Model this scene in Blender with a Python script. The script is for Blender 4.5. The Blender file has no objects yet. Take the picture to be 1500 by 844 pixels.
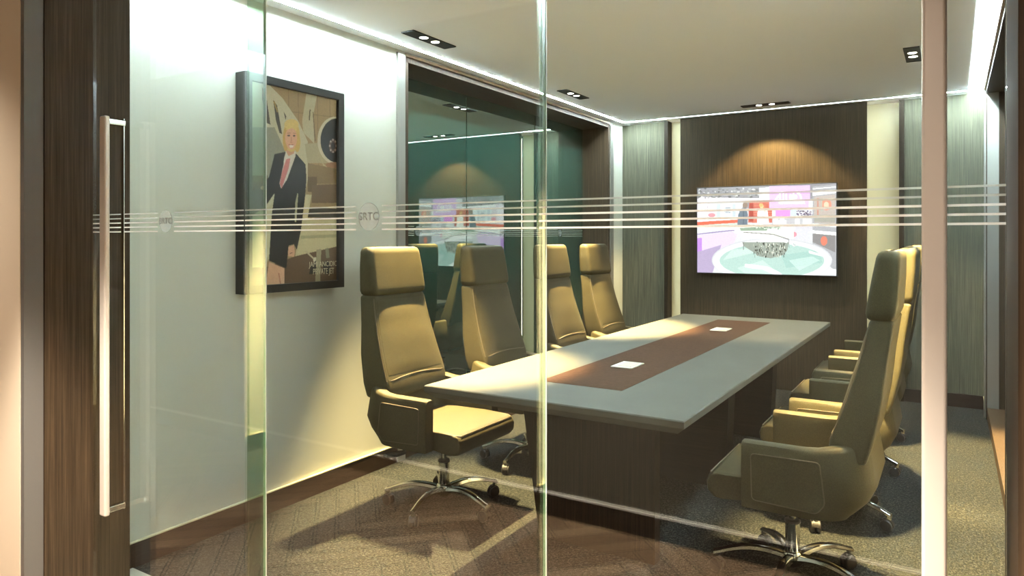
import bpy, bmesh, math, random
import numpy as np
from mathutils import Vector, Matrix
random.seed(7)
SC = bpy.context.scene
COL = SC.collection
PI = math.pi
# ------------------------------------------------------------------ helpers
TH = math.radians(31.92); CT = math.cos(TH); ST = math.sin(TH); F = 1037.0; H = 1.4
def ray(u, v):
    a = (u-750.0)/F
    return Vector((a*CT-ST, a*ST+CT, -(v-350.0)/F))
def on_x(u, v, X):
    d = ray(u, v); t = X/d.x; return (t*d.y, H+t*d.z)
def on_y(u, v, Y):
    d = ray(u, v); t = Y/d.y; return (t*d.x, H+t*d.z)

def lin(c):
    return tuple(((x/255.0)/12.92 if x/255.0 <= .04045 else ((x/255.0+.055)/1.055)**2.4) for x in c)
def l4(c): return lin(c)+(1.0,)

def link(o, parent=None):
    COL.objects.link(o)
    if parent is not None: o.parent = parent
    return o
def tag(o, label=None, cat=None, group=None, kind=None):
    if label: o['label'] = label
    if cat: o['category'] = cat
    if group: o['group'] = group
    if kind: o['kind'] = kind
    return o
def empty(name, loc, label, cat, group=None, rz=0):
    o = bpy.data.objects.new(name, None); o.empty_display_size = .1
    o.location = loc; o.rotation_euler = (0, 0, rz); link(o)
    return tag(o, label, cat, group)
def obj(name, bm, mat, parent=None, smooth=False, label=None):
    me = bpy.data.meshes.new(name)
    bmesh.ops.recalc_face_normals(bm, faces=bm.faces[:])
    bm.to_mesh(me); bm.free()
    for m in (mat if isinstance(mat, (list, tuple)) else [mat]): me.materials.append(m)
    if smooth:
        for p in me.polygons: p.use_smooth = True
    o = bpy.data.objects.new(name, me); link(o, parent)
    if smooth == 'auto' or smooth is True:
        md = o.modifiers.new('n', 'WEIGHTED_NORMAL'); md.keep_sharp = True
        me.set_sharp_from_angle(angle=math.radians(40))
    if label: o['label'] = label
    return o
def struct(name, bm, mat, parent=None, smooth=False):
    o = obj(name, bm, mat, parent, smooth)
    if parent is None: o['kind'] = 'structure'
    return o
def box(bm, x0, x1, y0, y1, z0, z1, bev=0, seg=2, mi=0):
    vs = [bm.verts.new(p) for p in ((x0,y0,z0),(x1,y0,z0),(x1,y1,z0),(x0,y1,z0),(x0,y0,z1),(x1,y0,z1),(x1,y1,z1),(x0,y1,z1))]
    fs = [bm.faces.new([vs[i] for i in q]) for q in ((3,2,1,0),(4,5,6,7),(0,1,5,4),(1,2,6,5),(2,3,7,6),(3,0,4,7))]
    for f in fs: f.material_index = mi
    if bev:
        es = set()
        for f in fs: es.update(f.edges)
        bmesh.ops.bevel(bm, geom=list(es), offset=bev, segments=seg, profile=.5, affect='EDGES')
    return bm
def BX(*a, **k): return box(bmesh.new(), *a, **k)
def boxes(*lst):
    bm = bmesh.new()
    for a in lst: box(bm, *a)
    return bm
def cyl(bm, p0, p1, r0, r1=None, n=24, cap=True):
    p0 = Vector(p0); p1 = Vector(p1); r1 = r0 if r1 is None else r1
    d = (p1-p0).normalized()
    a = d.orthogonal().normalized(); b = d.cross(a)
    A = [bm.verts.new(p0+(a*math.cos(t)+b*math.sin(t))*r0) for t in [2*PI*i/n for i in range(n)]]
    B = [bm.verts.new(p1+(a*math.cos(t)+b*math.sin(t))*r1) for t in [2*PI*i/n for i in range(n)]]
    for i in range(n): bm.faces.new((A[i], A[(i+1)%n], B[(i+1)%n], B[i]))
    if cap: bm.faces.new(A[::-1]); bm.faces.new(B)
    return bm
def lathe(bm, prof, c=(0,0,0), n=28):
    rings = []
    for r, z in prof:
        rings.append([bm.verts.new((c[0]+r*math.cos(2*PI*i/n), c[1]+r*math.sin(2*PI*i/n), c[2]+z)) for i in range(n)])
    for a, b in zip(rings, rings[1:]):
        for i in range(n): bm.faces.new((a[i], a[(i+1)%n], b[(i+1)%n], b[i]))
    bm.faces.new(rings[0][::-1]); bm.faces.new(rings[-1])
    return bm
def loft(bm, rings, cap=True):
    R = [[bm.verts.new(p) for p in r] for r in rings]; n = len(R[0])
    for a, b in zip(R, R[1:]):
        for i in range(n): bm.faces.new((a[i], a[(i+1)%n], b[(i+1)%n], b[i]))
    if cap: bm.faces.new(R[0][::-1]); bm.faces.new(R[-1])
    return bm
def tube(bm, pts, r, n=8, closed=False):
    pts = [Vector(p) for p in pts]; rings = []; m = len(pts)
    up = None
    for i, p in enumerate(pts):
        a = pts[i-1] if (i > 0 or closed) else p
        b = pts[(i+1) % m] if (i < m-1 or closed) else p
        d = (b-a).normalized()
        if up is None: up = d.orthogonal().normalized()
        up = (up - d*up.dot(d)).normalized(); s = d.cross(up)
        rings.append([p+(up*math.cos(2*PI*k/n)+s*math.sin(2*PI*k/n))*r for k in range(n)])
    if closed: rings.append(rings[0])
    return loft(bm, rings, cap=not closed)
def text_bm(s, size, M, depth=.0004, sx=1.0):
    cu = bpy.data.curves.new('txt', 'FONT'); cu.body = s; cu.size = size; cu.align_x = 'CENTER'; cu.align_y = 'CENTER'; cu.extrude = depth
    to = bpy.data.objects.new('txt', cu); COL.objects.link(to)
    dg = bpy.context.evaluated_depsgraph_get(); me = bpy.data.meshes.new_from_object(to.evaluated_get(dg))
    COL.objects.unlink(to); bpy.data.objects.remove(to)
    bm = bmesh.new(); bm.from_mesh(me); bpy.data.meshes.remove(me)
    bmesh.ops.transform(bm, matrix=M @ Matrix.Diagonal((sx, 1, 1, 1)), verts=bm.verts[:])
    return bm

# ------------------------------------------------------------------ materials
def mat(name):
    m = bpy.data.materials.new(name); m.use_nodes = True
    nt = m.node_tree; b = nt.nodes['Principled BSDF']
    return m, nt, b
def simple(name, col, rough=.5, metal=0.0, spec=.5, srgb=True):
    m, nt, b = mat(name)
    b.inputs['Base Color'].default_value = l4(col) if srgb else col+(1,)
    b.inputs['Roughness'].default_value = rough; b.inputs['Metallic'].default_value = metal
    b.inputs['Specular IOR Level'].default_value = spec
    return m
def tex_coord(nt, scale, rot=(0,0,0)):
    tc = nt.nodes.new('ShaderNodeTexCoord'); mp = nt.nodes.new('ShaderNodeMapping')
    mp.inputs['Scale'].default_value = scale; mp.inputs['Rotation'].default_value = rot
    nt.links.new(tc.outputs['Object'], mp.inputs['Vector']); return mp
def noise(nt, mp, sc, det=4, rough=.6):
    n = nt.nodes.new('ShaderNodeTexNoise'); n.inputs['Scale'].default_value = sc
    n.inputs['Detail'].default_value = det; n.inputs['Roughness'].default_value = rough
    nt.links.new(mp.outputs[0], n.inputs['Vector']); return n
def ramp(nt, src, stops):
    r = nt.nodes.new('ShaderNodeValToRGB')
    while len(r.color_ramp.elements) < len(stops): r.color_ramp.elements.new(.5)
    for e, (p, c) in zip(r.color_ramp.elements, stops): e.position = p; e.color = l4(c)
    nt.links.new(src, r.inputs[0]); return r
def bump(nt, b, src, strength, dist=.002):
    bp = nt.nodes.new('ShaderNodeBump'); bp.inputs['Strength'].default_value = strength; bp.inputs['Distance'].default_value = dist
    nt.links.new(src, bp.inputs['Height']); nt.links.new(bp.outputs[0], b.inputs['Normal'])
def streak(name, scale, c, rough=.5, base=1.0, det=5, spec=.5, bmp=.2):
    """fine grain stretched along one axis"""
    m, nt, b = mat(name)
    mp = tex_coord(nt, scale); n = noise(nt, mp, base, det, .7)
    r = ramp(nt, n.outputs['Fac'], [(.28, c[0]), (.5, c[1]), (.72, c[2])])
    nt.links.new(r.outputs[0], b.inputs['Base Color']); b.inputs['Roughness'].default_value = rough
    b.inputs['Specular IOR Level'].default_value = spec
    bump(nt, b, n.outputs['Fac'], bmp, .001)
    return m
M = {}
M['wood'] = streak('dark_veneer', (150, 150, 2.2), ((18,13,8), (33,25,16), (49,38,26)), .6, spec=.15)
M['wood_panel'] = streak('brown_panel_veneer', (150, 150, 2.2), ((27,20,12), (48,38,24), (70,56,38)), .6, spec=.15)
M['wood_frame'] = streak('brown_frame_veneer', (150, 150, 2.2), ((38,29,19), (59,46,32), (80,64,46)), .55, spec=.2)
M['wood_h'] = streak('dark_veneer_horizontal', (3, 3, 120), ((12,10,7), (22,17,13), (34,27,21)), .6, spec=.15)
M['wallpaper'] = streak('grey_striped_wallpaper', (190, 190, 2.5), ((54,53,45), (76,75,62), (104,102,86)), .8, det=6, spec=.15)
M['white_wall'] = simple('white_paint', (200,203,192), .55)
M['ceiling'] = simple('ceiling_paint', (238,243,251), .8)
M['tan_wall'] = simple('tan_plaster', (205,188,166), .75)
M['grey_reveal'] = simple('grey_shaded_reveal', (92,88,84), .5, .0)  # side face of the tan wall, its shade put into the grey
M['cream'] = simple('cream_paint', (196,190,160), .6)
M['casing'] = simple('brushed_grey_casing', (150,148,142), .35, .6)
M['tan_edge'] = simple('bronze_edge', (165,145,120), .45, .3)
M['base'] = streak('dark_base_wood', (4, 4, 120), ((26,16,12), (36,24,18), (48,33,26)), .4)
M['black'] = simple('black_satin', (20,20,19), .45)
M['frame'] = simple('charcoal_frame', (34,33,30), .5)
M['rubber'] = simple('black_rubber', (24,22,22), .55)
M['chrome'] = simple('chrome', (210,210,205), .12, 1.0)
M['handle'] = simple('brushed_steel', (212,202,192), .34, .35)
M['plastic_white'] = simple('white_plastic', (235,232,222), .4)
M['threshold'] = simple('pale_stone', (176,172,156), .5)

# fabric of the chairs
def fabric(name, c):
    m, nt, b = mat(name)
    mp = tex_coord(nt, (1,1,1)); n = noise(nt, mp, 260, 3, .7); n2 = noise(nt, mp, 9, 3)
    r = ramp(nt, n.outputs['Fac'], [(.3, c[0]), (.7, c[1])])
    mx = nt.nodes.new('ShaderNodeMixRGB'); mx.blend_type = 'MULTIPLY'; mx.inputs[0].default_value = .35
    r2 = ramp(nt, n2.outputs['Fac'], [(.3, (205,205,205)), (.7, (255,255,255))])
    nt.links.new(r.outputs[0], mx.inputs[1]); nt.links.new(r2.outputs[0], mx.inputs[2])
    nt.links.new(mx.outputs[0], b.inputs['Base Color']); b.inputs['Roughness'].default_value = .62
    b.inputs['Specular IOR Level'].default_value = .2
    bump(nt, b, n.outputs['Fac'], .25, .0008)
    return m
M['fabric'] = fabric('tan_upholstery', ((52,47,28), (69,63,39)))
M['piping'] = simple('dark_piping', (74,62,40), .6)

def carpet():
    m, nt, b = mat('mottled_carpet')
    mp = tex_coord(nt, (1,1,1)); mx_ = tex_coord(nt, (2.2, .9, 1)); my_ = tex_coord(nt, (.9, 2.2, 1))
    a = noise(nt, mx_, 60, 3, .75); a2 = noise(nt, my_, 60, 3, .75); f = noise(nt, mp, 150, 2, .7); l = noise(nt, mp, 2.2, 3)
    ad = nt.nodes.new('ShaderNodeMath'); ad.operation = 'ADD'
    nt.links.new(a.outputs['Fac'], ad.inputs[0]); nt.links.new(a2.outputs['Fac'], ad.inputs[1])
    ad2 = nt.nodes.new('ShaderNodeMath'); ad2.operation = 'MULTIPLY_ADD'
    nt.links.new(f.outputs['Fac'], ad2.inputs[0]); ad2.inputs[1].default_value = .8; nt.links.new(ad.outputs[0], ad2.inputs[2])
    mr = nt.nodes.new('ShaderNodeMath'); mr.operation = 'MULTIPLY'; mr.inputs[1].default_value = .357
    nt.links.new(ad2.outputs[0], mr.inputs[0])
    r = ramp(nt, mr.outputs[0], [(.42, (9,10,10)), (.5, (28,30,29)), (.58, (66,66,61))])
    r2 = ramp(nt, l.outputs['Fac'], [(.35, (205,215,220)), (.65, (255,248,232))])
    mx = nt.nodes.new('ShaderNodeMixRGB'); mx.blend_type = 'MULTIPLY'; mx.inputs[0].default_value = .6
    nt.links.new(r.outputs[0], mx.inputs[1]); nt.links.new(r2.outputs[0], mx.inputs[2])
    nt.links.new(mx.outputs[0], b.inputs['Base Color']); b.inputs['Roughness'].default_value = .95; b.inputs['Specular IOR Level'].default_value = .1
    bump(nt, b, mr.outputs[0], .6, .004)
    return m
M['carpet'] = carpet()
def plank():
    m, nt, b = mat('herringbone_oak')
    at = nt.nodes.new('ShaderNodeAttribute'); at.attribute_name = 'tone'
    mp = tex_coord(nt, (1,1,1)); n = noise(nt, mp, 40, 4)
    r = ramp(nt, at.outputs['Fac'], [(0, (122,97,74)), (.5, (142,116,90)), (1, (160,134,106))])
    r2 = ramp(nt, n.outputs['Fac'], [(.3, (200,195,190)), (.7, (255,255,255))])
    mx = nt.nodes.new('ShaderNodeMixRGB'); mx.blend_type = 'MULTIPLY'; mx.inputs[0].default_value = .7
    nt.links.new(r.outputs[0], mx.inputs[1]); nt.links.new(r2.outputs[0], mx.inputs[2])
    nt.links.new(mx.outputs[0], b.inputs['Base Color']); b.inputs['Roughness'].default_value = .4
    return m
M['plank'] = plank()
def tabletop():
    m, nt, b = mat('grey_table_laminate')
    mp = tex_coord(nt, (1,1,1)); n = noise(nt, mp, 5, 4); n2 = noise(nt, mp, 300, 2)
    r = ramp(nt, n.outputs['Fac'], [(.3, (70,70,62)), (.7, (76,76,68))])
    nt.links.new(r.outputs[0], b.inputs['Base Color']); b.inputs['Roughness'].default_value = .6
    b.inputs['Specular IOR Level'].default_value = .22
    bump(nt, b, n2.outputs['Fac'], .08, .0005)
    return m
M['table'] = tabletop()
M['inlay'] = streak('brown_leather_inlay', (60, 60, 60), ((58,40,29), (66,46,34), (74,53,40)), .75, spec=.03, bmp=.1)

def arch_glass(name, f0, tint, extra_diff=None, gloss_col=(1,1,1)):
    m = bpy.data.materials.new(name); m.use_nodes = True; nt = m.node_tree; nt.nodes.clear()
    out = nt.nodes.new('ShaderNodeOutputMaterial'); lw = nt.nodes.new('ShaderNodeLayerWeight'); lw.inputs[0].default_value = .5
    p = nt.nodes.new('ShaderNodeMath'); p.operation = 'POWER'; p.inputs[1].default_value = 5
    nt.links.new(lw.outputs['Facing'], p.inputs[0])
    q = nt.nodes.new('ShaderNodeMath'); q.operation = 'MULTIPLY_ADD'; q.inputs[1].default_value = 1-f0; q.inputs[2].default_value = f0
    nt.links.new(p.outputs[0], q.inputs[0])
    if extra_diff is None:
        t = nt.nodes.new('ShaderNodeBsdfTransparent'); t.inputs[0].default_value = tint+(1,)
    else:
        t = nt.nodes.new('ShaderNodeBsdfDiffuse'); t.inputs[0].default_value = extra_diff
    g = nt.nodes.new('ShaderNodeBsdfGlossy'); g.inputs['Roughness'].default_value = 0.0; g.inputs[0].default_value = gloss_col+(1,)
    mx = nt.nodes.new('ShaderNodeMixShader')
    nt.links.new(q.outputs[0], mx.inputs[0]); nt.links.new(t.outputs[0], mx.inputs[1]); nt.links.new(g.outputs[0], mx.inputs[2])
    nt.links.new(mx.outputs[0], out.inputs[0]); return m
M['glass'] = arch_glass('clear_glass', .042, (.955,.97,.95))
M['fin'] = arch_glass('green_glass_edge', .10, (.64,.76,.65))
M['green'] = arch_glass('dark_green_glass', .36, (1,1,1), extra_diff=l4((46,76,66)), gloss_col=(.88,.98,.92))
M['dark_glass'] = arch_glass('dark_brown_glass', .10, (1,1,1), extra_diff=l4((44,38,32)))
def decal(name, op, col):
    m = bpy.data.materials.new(name); m.use_nodes = True; nt = m.node_tree; nt.nodes.clear()
    out = nt.nodes.new('ShaderNodeOutputMaterial')
    t = nt.nodes.new('ShaderNodeBsdfTransparent'); d = nt.nodes.new('ShaderNodeBsdfDiffuse'); d.inputs[0].default_value = l4(col)
    tl = nt.nodes.new('ShaderNodeBsdfTranslucent'); tl.inputs[0].default_value = l4(col)
    a = nt.nodes.new('ShaderNodeMixShader'); a.inputs[0].default_value = .5
    nt.links.new(d.outputs[0], a.inputs[1]); nt.links.new(tl.outputs[0], a.inputs[2])
    mx = nt.nodes.new('ShaderNodeMixShader'); mx.inputs[0].default_value = op
    nt.links.new(t.outputs[0], mx.inputs[1]); nt.links.new(a.outputs[0], mx.inputs[2]); nt.links.new(mx.outputs[0], out.inputs[0])
    return m
M['frost'] = decal('frosted_stripe', .9, (255,252,248))
M['frost_thin'] = decal('frosted_stripe_thin', .5, (235,232,222))
M['frost_disc'] = decal('frosted_disc', .24, (225,222,222))
M['frost_dark'] = decal('frosted_letter', .55, (150,150,138))
def emit(name, col, s):
    m = bpy.data.materials.new(name); m.use_nodes = True; nt = m.node_tree; nt.nodes.clear()
    out = nt.nodes.new('ShaderNodeOutputMaterial'); e = nt.nodes.new('ShaderNodeEmission')
    e.inputs[0].default_value = col+(1,); e.inputs[1].default_value = s; nt.links.new(e.outputs[0], out.inputs[0]); return m
LED = (.76, .93, 1.0)
M['led'] = emit('led_line', LED, 235.0)
M['led_back'] = emit('led_line_back', LED, 200.0)
M['led_slot'] = emit('led_slot', LED, 88.0)
M['led_warm'] = emit('led_warm', (1.0,.90,.62), 3.5)
M['lamp'] = emit('lamp_lens', (1.0,.93,.8), 14.0)
def painted(name, emission=0.0, rough=.35):
    m, nt, b = mat(name)
    a = nt.nodes.new('ShaderNodeVertexColor'); a.layer_name = 'art'
    if emission:
        nt.links.new(a.outputs[0], b.inputs['Emission Color']); b.inputs['Emission Strength'].default_value = emission
        b.inputs['Base Color'].default_value = (.01,.01,.01,1)
    else: nt.links.new(a.outputs[0], b.inputs['Base Color'])
    b.inputs['Roughness'].default_value = rough
    return m

# ------------------------------------------------------------------ the shell
XL, XR = -2.97, .225            # room walls
ZC = 2.6                        # ceiling
GY = 1.42                       # glass front
YB = 6.98                       # wallpapered back wall
AL, AR = 3.50, 6.60             # alcove in the side walls, along Y
# floors
struct('floor', BX(-3.4, .7, 1.56, 7.3, -.05, 0), M['carpet'])
struct('trim_1', BX(-3.2, .5, 1.36, 1.70, -.04, .003), M['threshold'])
def herringbone():
    bm = bmesh.new(); lay = bm.faces.layers.float.new('tone')
    W, L = .10, .60
    c45 = math.cos(PI/4)
    rng = random.Random(3)
    n = int(L/W)
    for i in range(-75, 75):
        for j in range(-10, 11):
            # classic herringbone lattice
            ox = i*W + j*L; oy = i*W - j*L
            for k in range(2):
                if k == 0: r = (ox, ox+L, oy, oy+W)
                else: r = (ox+L, ox+L+W, oy-L+W, oy+W)
                cx = (r[0]+r[1])/2; cy = (r[2]+r[3])/2
                X = (cx-cy)*c45-2.0; Y = (cx+cy)*c45+.5
                if not (-6.6 < X < 3 and -.9 < Y < 2.0): continue
                g = .0035
                vs = []
                for (a, b_) in ((r[0]+g, r[2]+g), (r[1]-g, r[2]+g), (r[1]-g, r[3]-g), (r[0]+g, r[3]-g)):
                    vs.append(bm.verts.new(((a-b_)*c45-2.0, (a+b_)*c45+.5, 0)))
                f = bm.faces.new(vs); f[lay] = rng.random()
    for co, no in (((-6,0,0),(-1,0,0)), ((2.6,0,0),(1,0,0)), ((0,-.3,0),(0,-1,0)), ((0,1.36,0),(0,1,0))):
        bmesh.ops.bisect_plane(bm, geom=bm.verts[:]+bm.edges[:]+bm.faces[:], plane_co=co, plane_no=no, clear_outer=True)
    return bm
hb = herringbone()
struct('floor_corridor', hb, M['plank'])
struct('trim_2', BX(-6, 2.6, -.3, 1.36, -.05, -.002), simple('dark_joint', (60,48,38), .8))
# ceiling of the room with a line of light round it and a deep slot along the right
struct('ceiling', boxes((-2.872, .10, 1.5, 6.804, ZC, ZC+.03)), M['ceiling'])
struct('trim_3', boxes((-3.3, -2.882, 1.5, 7.3, ZC-.006, ZC+.02), (-2.882, .10, 6.812, 7.3, ZC, ZC+.02)), M['ceiling'])
struct('trim_4', boxes((-2.882, -2.872, 1.5, 6.812, ZC-.002, ZC+.01)), M['led'])
struct('trim_5', boxes((-2.872, -2.42, 6.804, 6.812, ZC-.002, ZC+.01), (-.44, .10, 6.804, 6.812, ZC-.002, ZC+.01)), M['led_back'])
struct('trim_21', boxes((-2.4199, -.4401, 6.804, 6.812, ZC-.002, ZC+.01)), emit('led_line_dim', LED, 9.0))
struct('trim_6', boxes((.10, .112, 1.5, 7.0, ZC+.031, 2.85), (.112, .40, 1.5, 7.02, 2.82, 2.85)), M['ceiling'])
struct('trim_7', boxes((.1125, .118, 1.6, 6.9, 2.69, 2.80)), M['led_slot'])

def side_wall(name, X, s):
    # s=-1: the wall stands to the left of X, s=+1: to the right
    def xs(a, b): return (min(X+s*a, X+s*b), max(X+s*a, X+s*b))
    top = ZC+.02 if s < 0 else 2.85
    bm = boxes(xs(0,.35)+(1.56, AL-.11, 0, top), xs(0,.35)+(AR+.11, 7.3, 0, top), xs(0,.35)+(AL-.11, AR+.11, 2.575, top),
               xs(.345,.40)+(AL-.11, AR+.11, 0, 2.575))
    return struct(name, bm, M['white_wall'] if s < 0 else simple('bounce_white_paint', (240,241,238), .6))  # unseen right wall made whiter than the left to bounce light into the room
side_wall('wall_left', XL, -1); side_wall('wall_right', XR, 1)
struct('wall_back', boxes((XL-.3, -2.475, YB, 7.3, 0, 2.66), (-.36, XR+.3, YB, 7.3, 0, 2.83)), M['wallpaper'])
struct('trim_8', boxes((-2.475, -.36, 7.07, 7.3, 0, 2.66)), M['cream'])
struct('trim_9', boxes((-2.50, -2.462, YB-.03, 7.07, 0, ZC)), M['wood'])
struct('trim_10', boxes((-.395, -.357, YB-.03, 7.07, 0, ZC)), M['wood'])
# centre wood panel
struct('trim_11', boxes((-2.315, -.640, 6.900, 6.925, 0, ZC-.001), (-2.25, -.70, 6.925, 7.07, 0, ZC-.01)), M['wood_panel'])
struct('trim_12', boxes((-2.300, -2.290, 6.935, 6.96, .05, 2.55)), M['led_warm'])
struct('trim_13', boxes((-.665, -.655, 6.935, 6.96, .05, 2.55)), M['led_warm'])

# alcoves with glazing
def alcove(n, X, s, glassmat, decals):
    def xs(a, b): return (min(X+s*a, X+s*b), max(X+s*a, X+s*b))
    root = empty('window_%d' % n, (X, (AL+AR)/2, 0), None, None); root['kind'] = 'structure'
    inv = Matrix.Translation((-X, -(AL+AR)/2, 0))
    def part(name, bm, m, parent=root, smooth=False):
        bmesh.ops.transform(bm, matrix=inv, verts=bm.verts[:]); return obj(name, bm, m, parent, smooth)
    part('frame', boxes(xs(-.006,.33)+(AL-.04, AL, 0, 2.55), xs(-.006,.33)+(AR, AR+.04, 0, 2.55), xs(-.006,.33)+(AL-.04, AR+.04, 2.53, 2.563),
                        xs(0,.33)+(AL, AR, 0, .09)), M['wood_frame'])
    part('casing', boxes(xs(-.018,.02)+(AL-.11, AL-.041, 0, 2.575), xs(-.018,.02)+(AR+.041, AR+.11, 0, 2.575)), M['casing'])
    if s > 0: part('casing', boxes(xs(.0,.075)+(AR-.004, AR-.0005, 0, 2.53)), M['casing'])
    part('top_trim', boxes(xs(-.02,.02)+(AL-.04, AR+.04, 2.564, 2.580)), M['tan_edge'])
    js = [AL, 4.54, 5.61, AR]
    for a, b in zip(js, js[1:]):
        part('pane', boxes(xs(.28,.29)+(a+.005, b-.005, .09, 2.53)), glassmat)
    if decals:
        xf = X+s*.2795
        bm = bmesh.new()
        for i in range(5):
            z = 1.4250+.016*i
            for a, b in ((AL+.01, 3.90), (3.99, 5.02), (5.10, 6.06), (6.14, AR-.01)):
                box(bm, xf-.0002, xf+.0002, a, b, z-.002, z+.002)
        part('stripe', bm, M['frost_thin'])
        for yy in (3.945, 5.06, 6.10):
            bm = bmesh.new(); cyl(bm, (xf-.0003, yy, 1.457), (xf+.0003, yy, 1.457), .036, n=32)
            part('emblem', bm, M['frost_disc'])
            Mx = Matrix.Translation((xf+.0008, yy, 1.457)) @ Matrix.Rotation(PI/2, 4, 'Z') @ Matrix.Rotation(PI/2, 4, 'X')
            part('lettering', text_bm('SRTC', .026, Mx), M['frost_dark'])
    return root
alcove(1, XL, -1, M['green'], True)
alcove(2, XR, 1, M['dark_glass'], False)

# baseboards
def base_run(name, X, s):
    def xs(a, b): return (min(X+s*a, X+s*b), max(X+s*a, X+s*b))
    bm = bmesh.new(); 
    for (a, b) in ((1.57, AL-.115), (AR+.115, YB-.016)):
        box(bm, *xs(0,.014), a, b, 0, .105, mi=0); box(bm, *xs(0,.016), a, b, .105, .110, mi=1)
    o = struct(name, bm, [M['base'], M['cream']]); return o
base_run('baseboard_left', XL, 1); base_run('baseboard_right', XR, -1)
struct('baseboard_back', boxes((XL, -2.50, YB-.015, YB, 0, .11), (-.357, XR, YB-.015, YB, 0, .11)), M['base'])

# front wall either side of the glass, jambs, corridor
struct('wall_front', boxes((XL-.35, -2.77, 1.262, 1.56, 0, 2.85), (.115, XR+.35, 1.262, 1.56, 0, 2.85), (-2.77, .115, 1.30, 1.50, 2.60, 2.85)), M['white_wall'])
JX = -2.736
struct('trim_14', boxes((JX-.06, JX, 1.256, 1.562, 0, ZC-.001)), M['wood_frame'])
struct('trim_15', boxes((.08, .14, 1.256, 1.562, 0, ZC-.001)), M['wood_frame'])
struct('wall_corridor', boxes((-6.1, 2.6, -.45, -.3, 0, 2.62)), simple('taupe_plaster', (84,78,68), .9))
struct('wall_corridor_left', boxes((-6, -2.766, 1.19, 1.255, 0, 2.62)), M['tan_wall'])
struct('trim_16', boxes((-2.765, -2.742, 1.192, 1.254, 0, 2.6)), M['grey_reveal'])
struct('wall_corridor_right', boxes((.11, 2.6, 1.19, 1.255, 0, 2.62)), M['tan_wall'])
struct('wall_corridor_end', boxes((-6.1, -6, -.3, 1.3, 0, 2.62), (2.6, 2.7, -.45, 1.3, 0, 2.62)), M['tan_wall'])
struct('ceiling_corridor', boxes((-6.1, 2.7, -.45, 1.30, 2.62, 2.66)), M['ceiling'])
bm = bmesh.new(); box(bm, -6, 2.6, -.3, -.285, 0, .112, mi=0); box(bm, -6, 2.6, -.3, -.283, .112, .119, mi=1)
struct('baseboard_corridor', bm, [M['base'], M['plastic_white']])

# ------------------------------------------------------------------ glass front: two doors and a fixed pane
XA, XB_, XC, XD = -2.734, -1.858, -.8136, .078
def glass_leaf(name, x0, x1, emblem_x=None, handle_x=None, gap_right=.003):
    root = empty(name, (x0, GY, 0), None, None); root['kind'] = 'structure'
    inv = Matrix.Translation((-x0, -GY, 0))
    def part(nm, bm, m, parent=root, smooth=False, pinv=inv, label=None):
        bmesh.ops.transform(bm, matrix=pinv, verts=bm.verts[:]); return obj(nm, bm, m, parent, smooth, label)
    part('pane', BX(x0+.002, x1-gap_right, GY, GY+.012, .006, 2.595), M['glass'])
    segs = [(x0+.003, x1-gap_right-.001)]
    if emblem_x: segs = [(x0+.003, emblem_x-.047), (emblem_x+.047, x1-gap_right-.001)]
    bm = bmesh.new(); bt = bmesh.new()
    for a, b in segs:
        for i in range(5):
            z = 1.4254+.0158*i
            if i < 3: box(bm, a, b, GY-.0008, GY-.0002, z-.0021, z+.0021)
            else: box(bt, a, b, GY-.0008, GY-.0002, z-.0019, z+.0019)
    part('stripe', bm, M['frost']); part('stripe', bt, M['frost_thin'], label='fainter frosted stripe')
    if emblem_x:
        bm = bmesh.new(); cyl(bm, (emblem_x, GY-.0008, 1.460), (emblem_x, GY-.0002, 1.460), .038, n=40)
        e = part('emblem', bm, M['frost_disc'])
        bm = text_bm('SRTC', .030, Matrix.Translation((emblem_x, GY-.0014, 1.460)) @ Matrix.Rotation(PI/2, 4, 'X'), .0002)
        tube(bm, [(emblem_x+.037*math.cos(t), GY-.0012, 1.46+.037*math.sin(t)) for t in [2*PI*i/40 for i in range(40)]], .0006, 4, True)
        part('lettering', bm, M['frost_dark'], e)
    if handle_x:
        h = part('handle', box(bmesh.new(), handle_x, handle_x+.036, 1.338, 1.358, .432, 1.83, bev=.006, seg=3), M['handle'], smooth=True, label='long brushed steel pull bar')
        for z in (.450, 1.812):
            bm = bmesh.new(); box(bm, handle_x+.006, handle_x+.030, 1.357, GY-.003, z-.010, z+.010, bev=.003)
            part('standoff', bm, M['chrome'], h, smooth=True)
        part('back_plate', BX(handle_x-.002, handle_x+.016, GY-.0035, GY-.0008, .432, 1.83), M['chrome'], h)
    return root
glass_leaf('door_1', XA, XB_, -2.27, -2.536)
glass_leaf('window_3', XB_, XC, -1.34, None)
glass_leaf('door_2', XC, XD, None, -.044)
struct('trim_17', BX(XB_-.006, XB_+.004, GY+.014, GY+.075, .006, 2.595), M['fin'])
struct('trim_18', BX(XC-.003, XC+.003, GY+.0125, GY+.030, .006, 2.595), M['fin'])

M['polished_edge'] = simple('polished_glass_edge', (214,222,212), .25)
struct('trim_19', BX(XB_-.007, XB_+.0055, GY+.0755, GY+.0785, .006, 2.595), M['polished_edge'])
struct('trim_20', BX(XC-.004, XC+.0045, GY+.0305, GY+.0335, .006, 2.595), M['polished_edge'])

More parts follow.
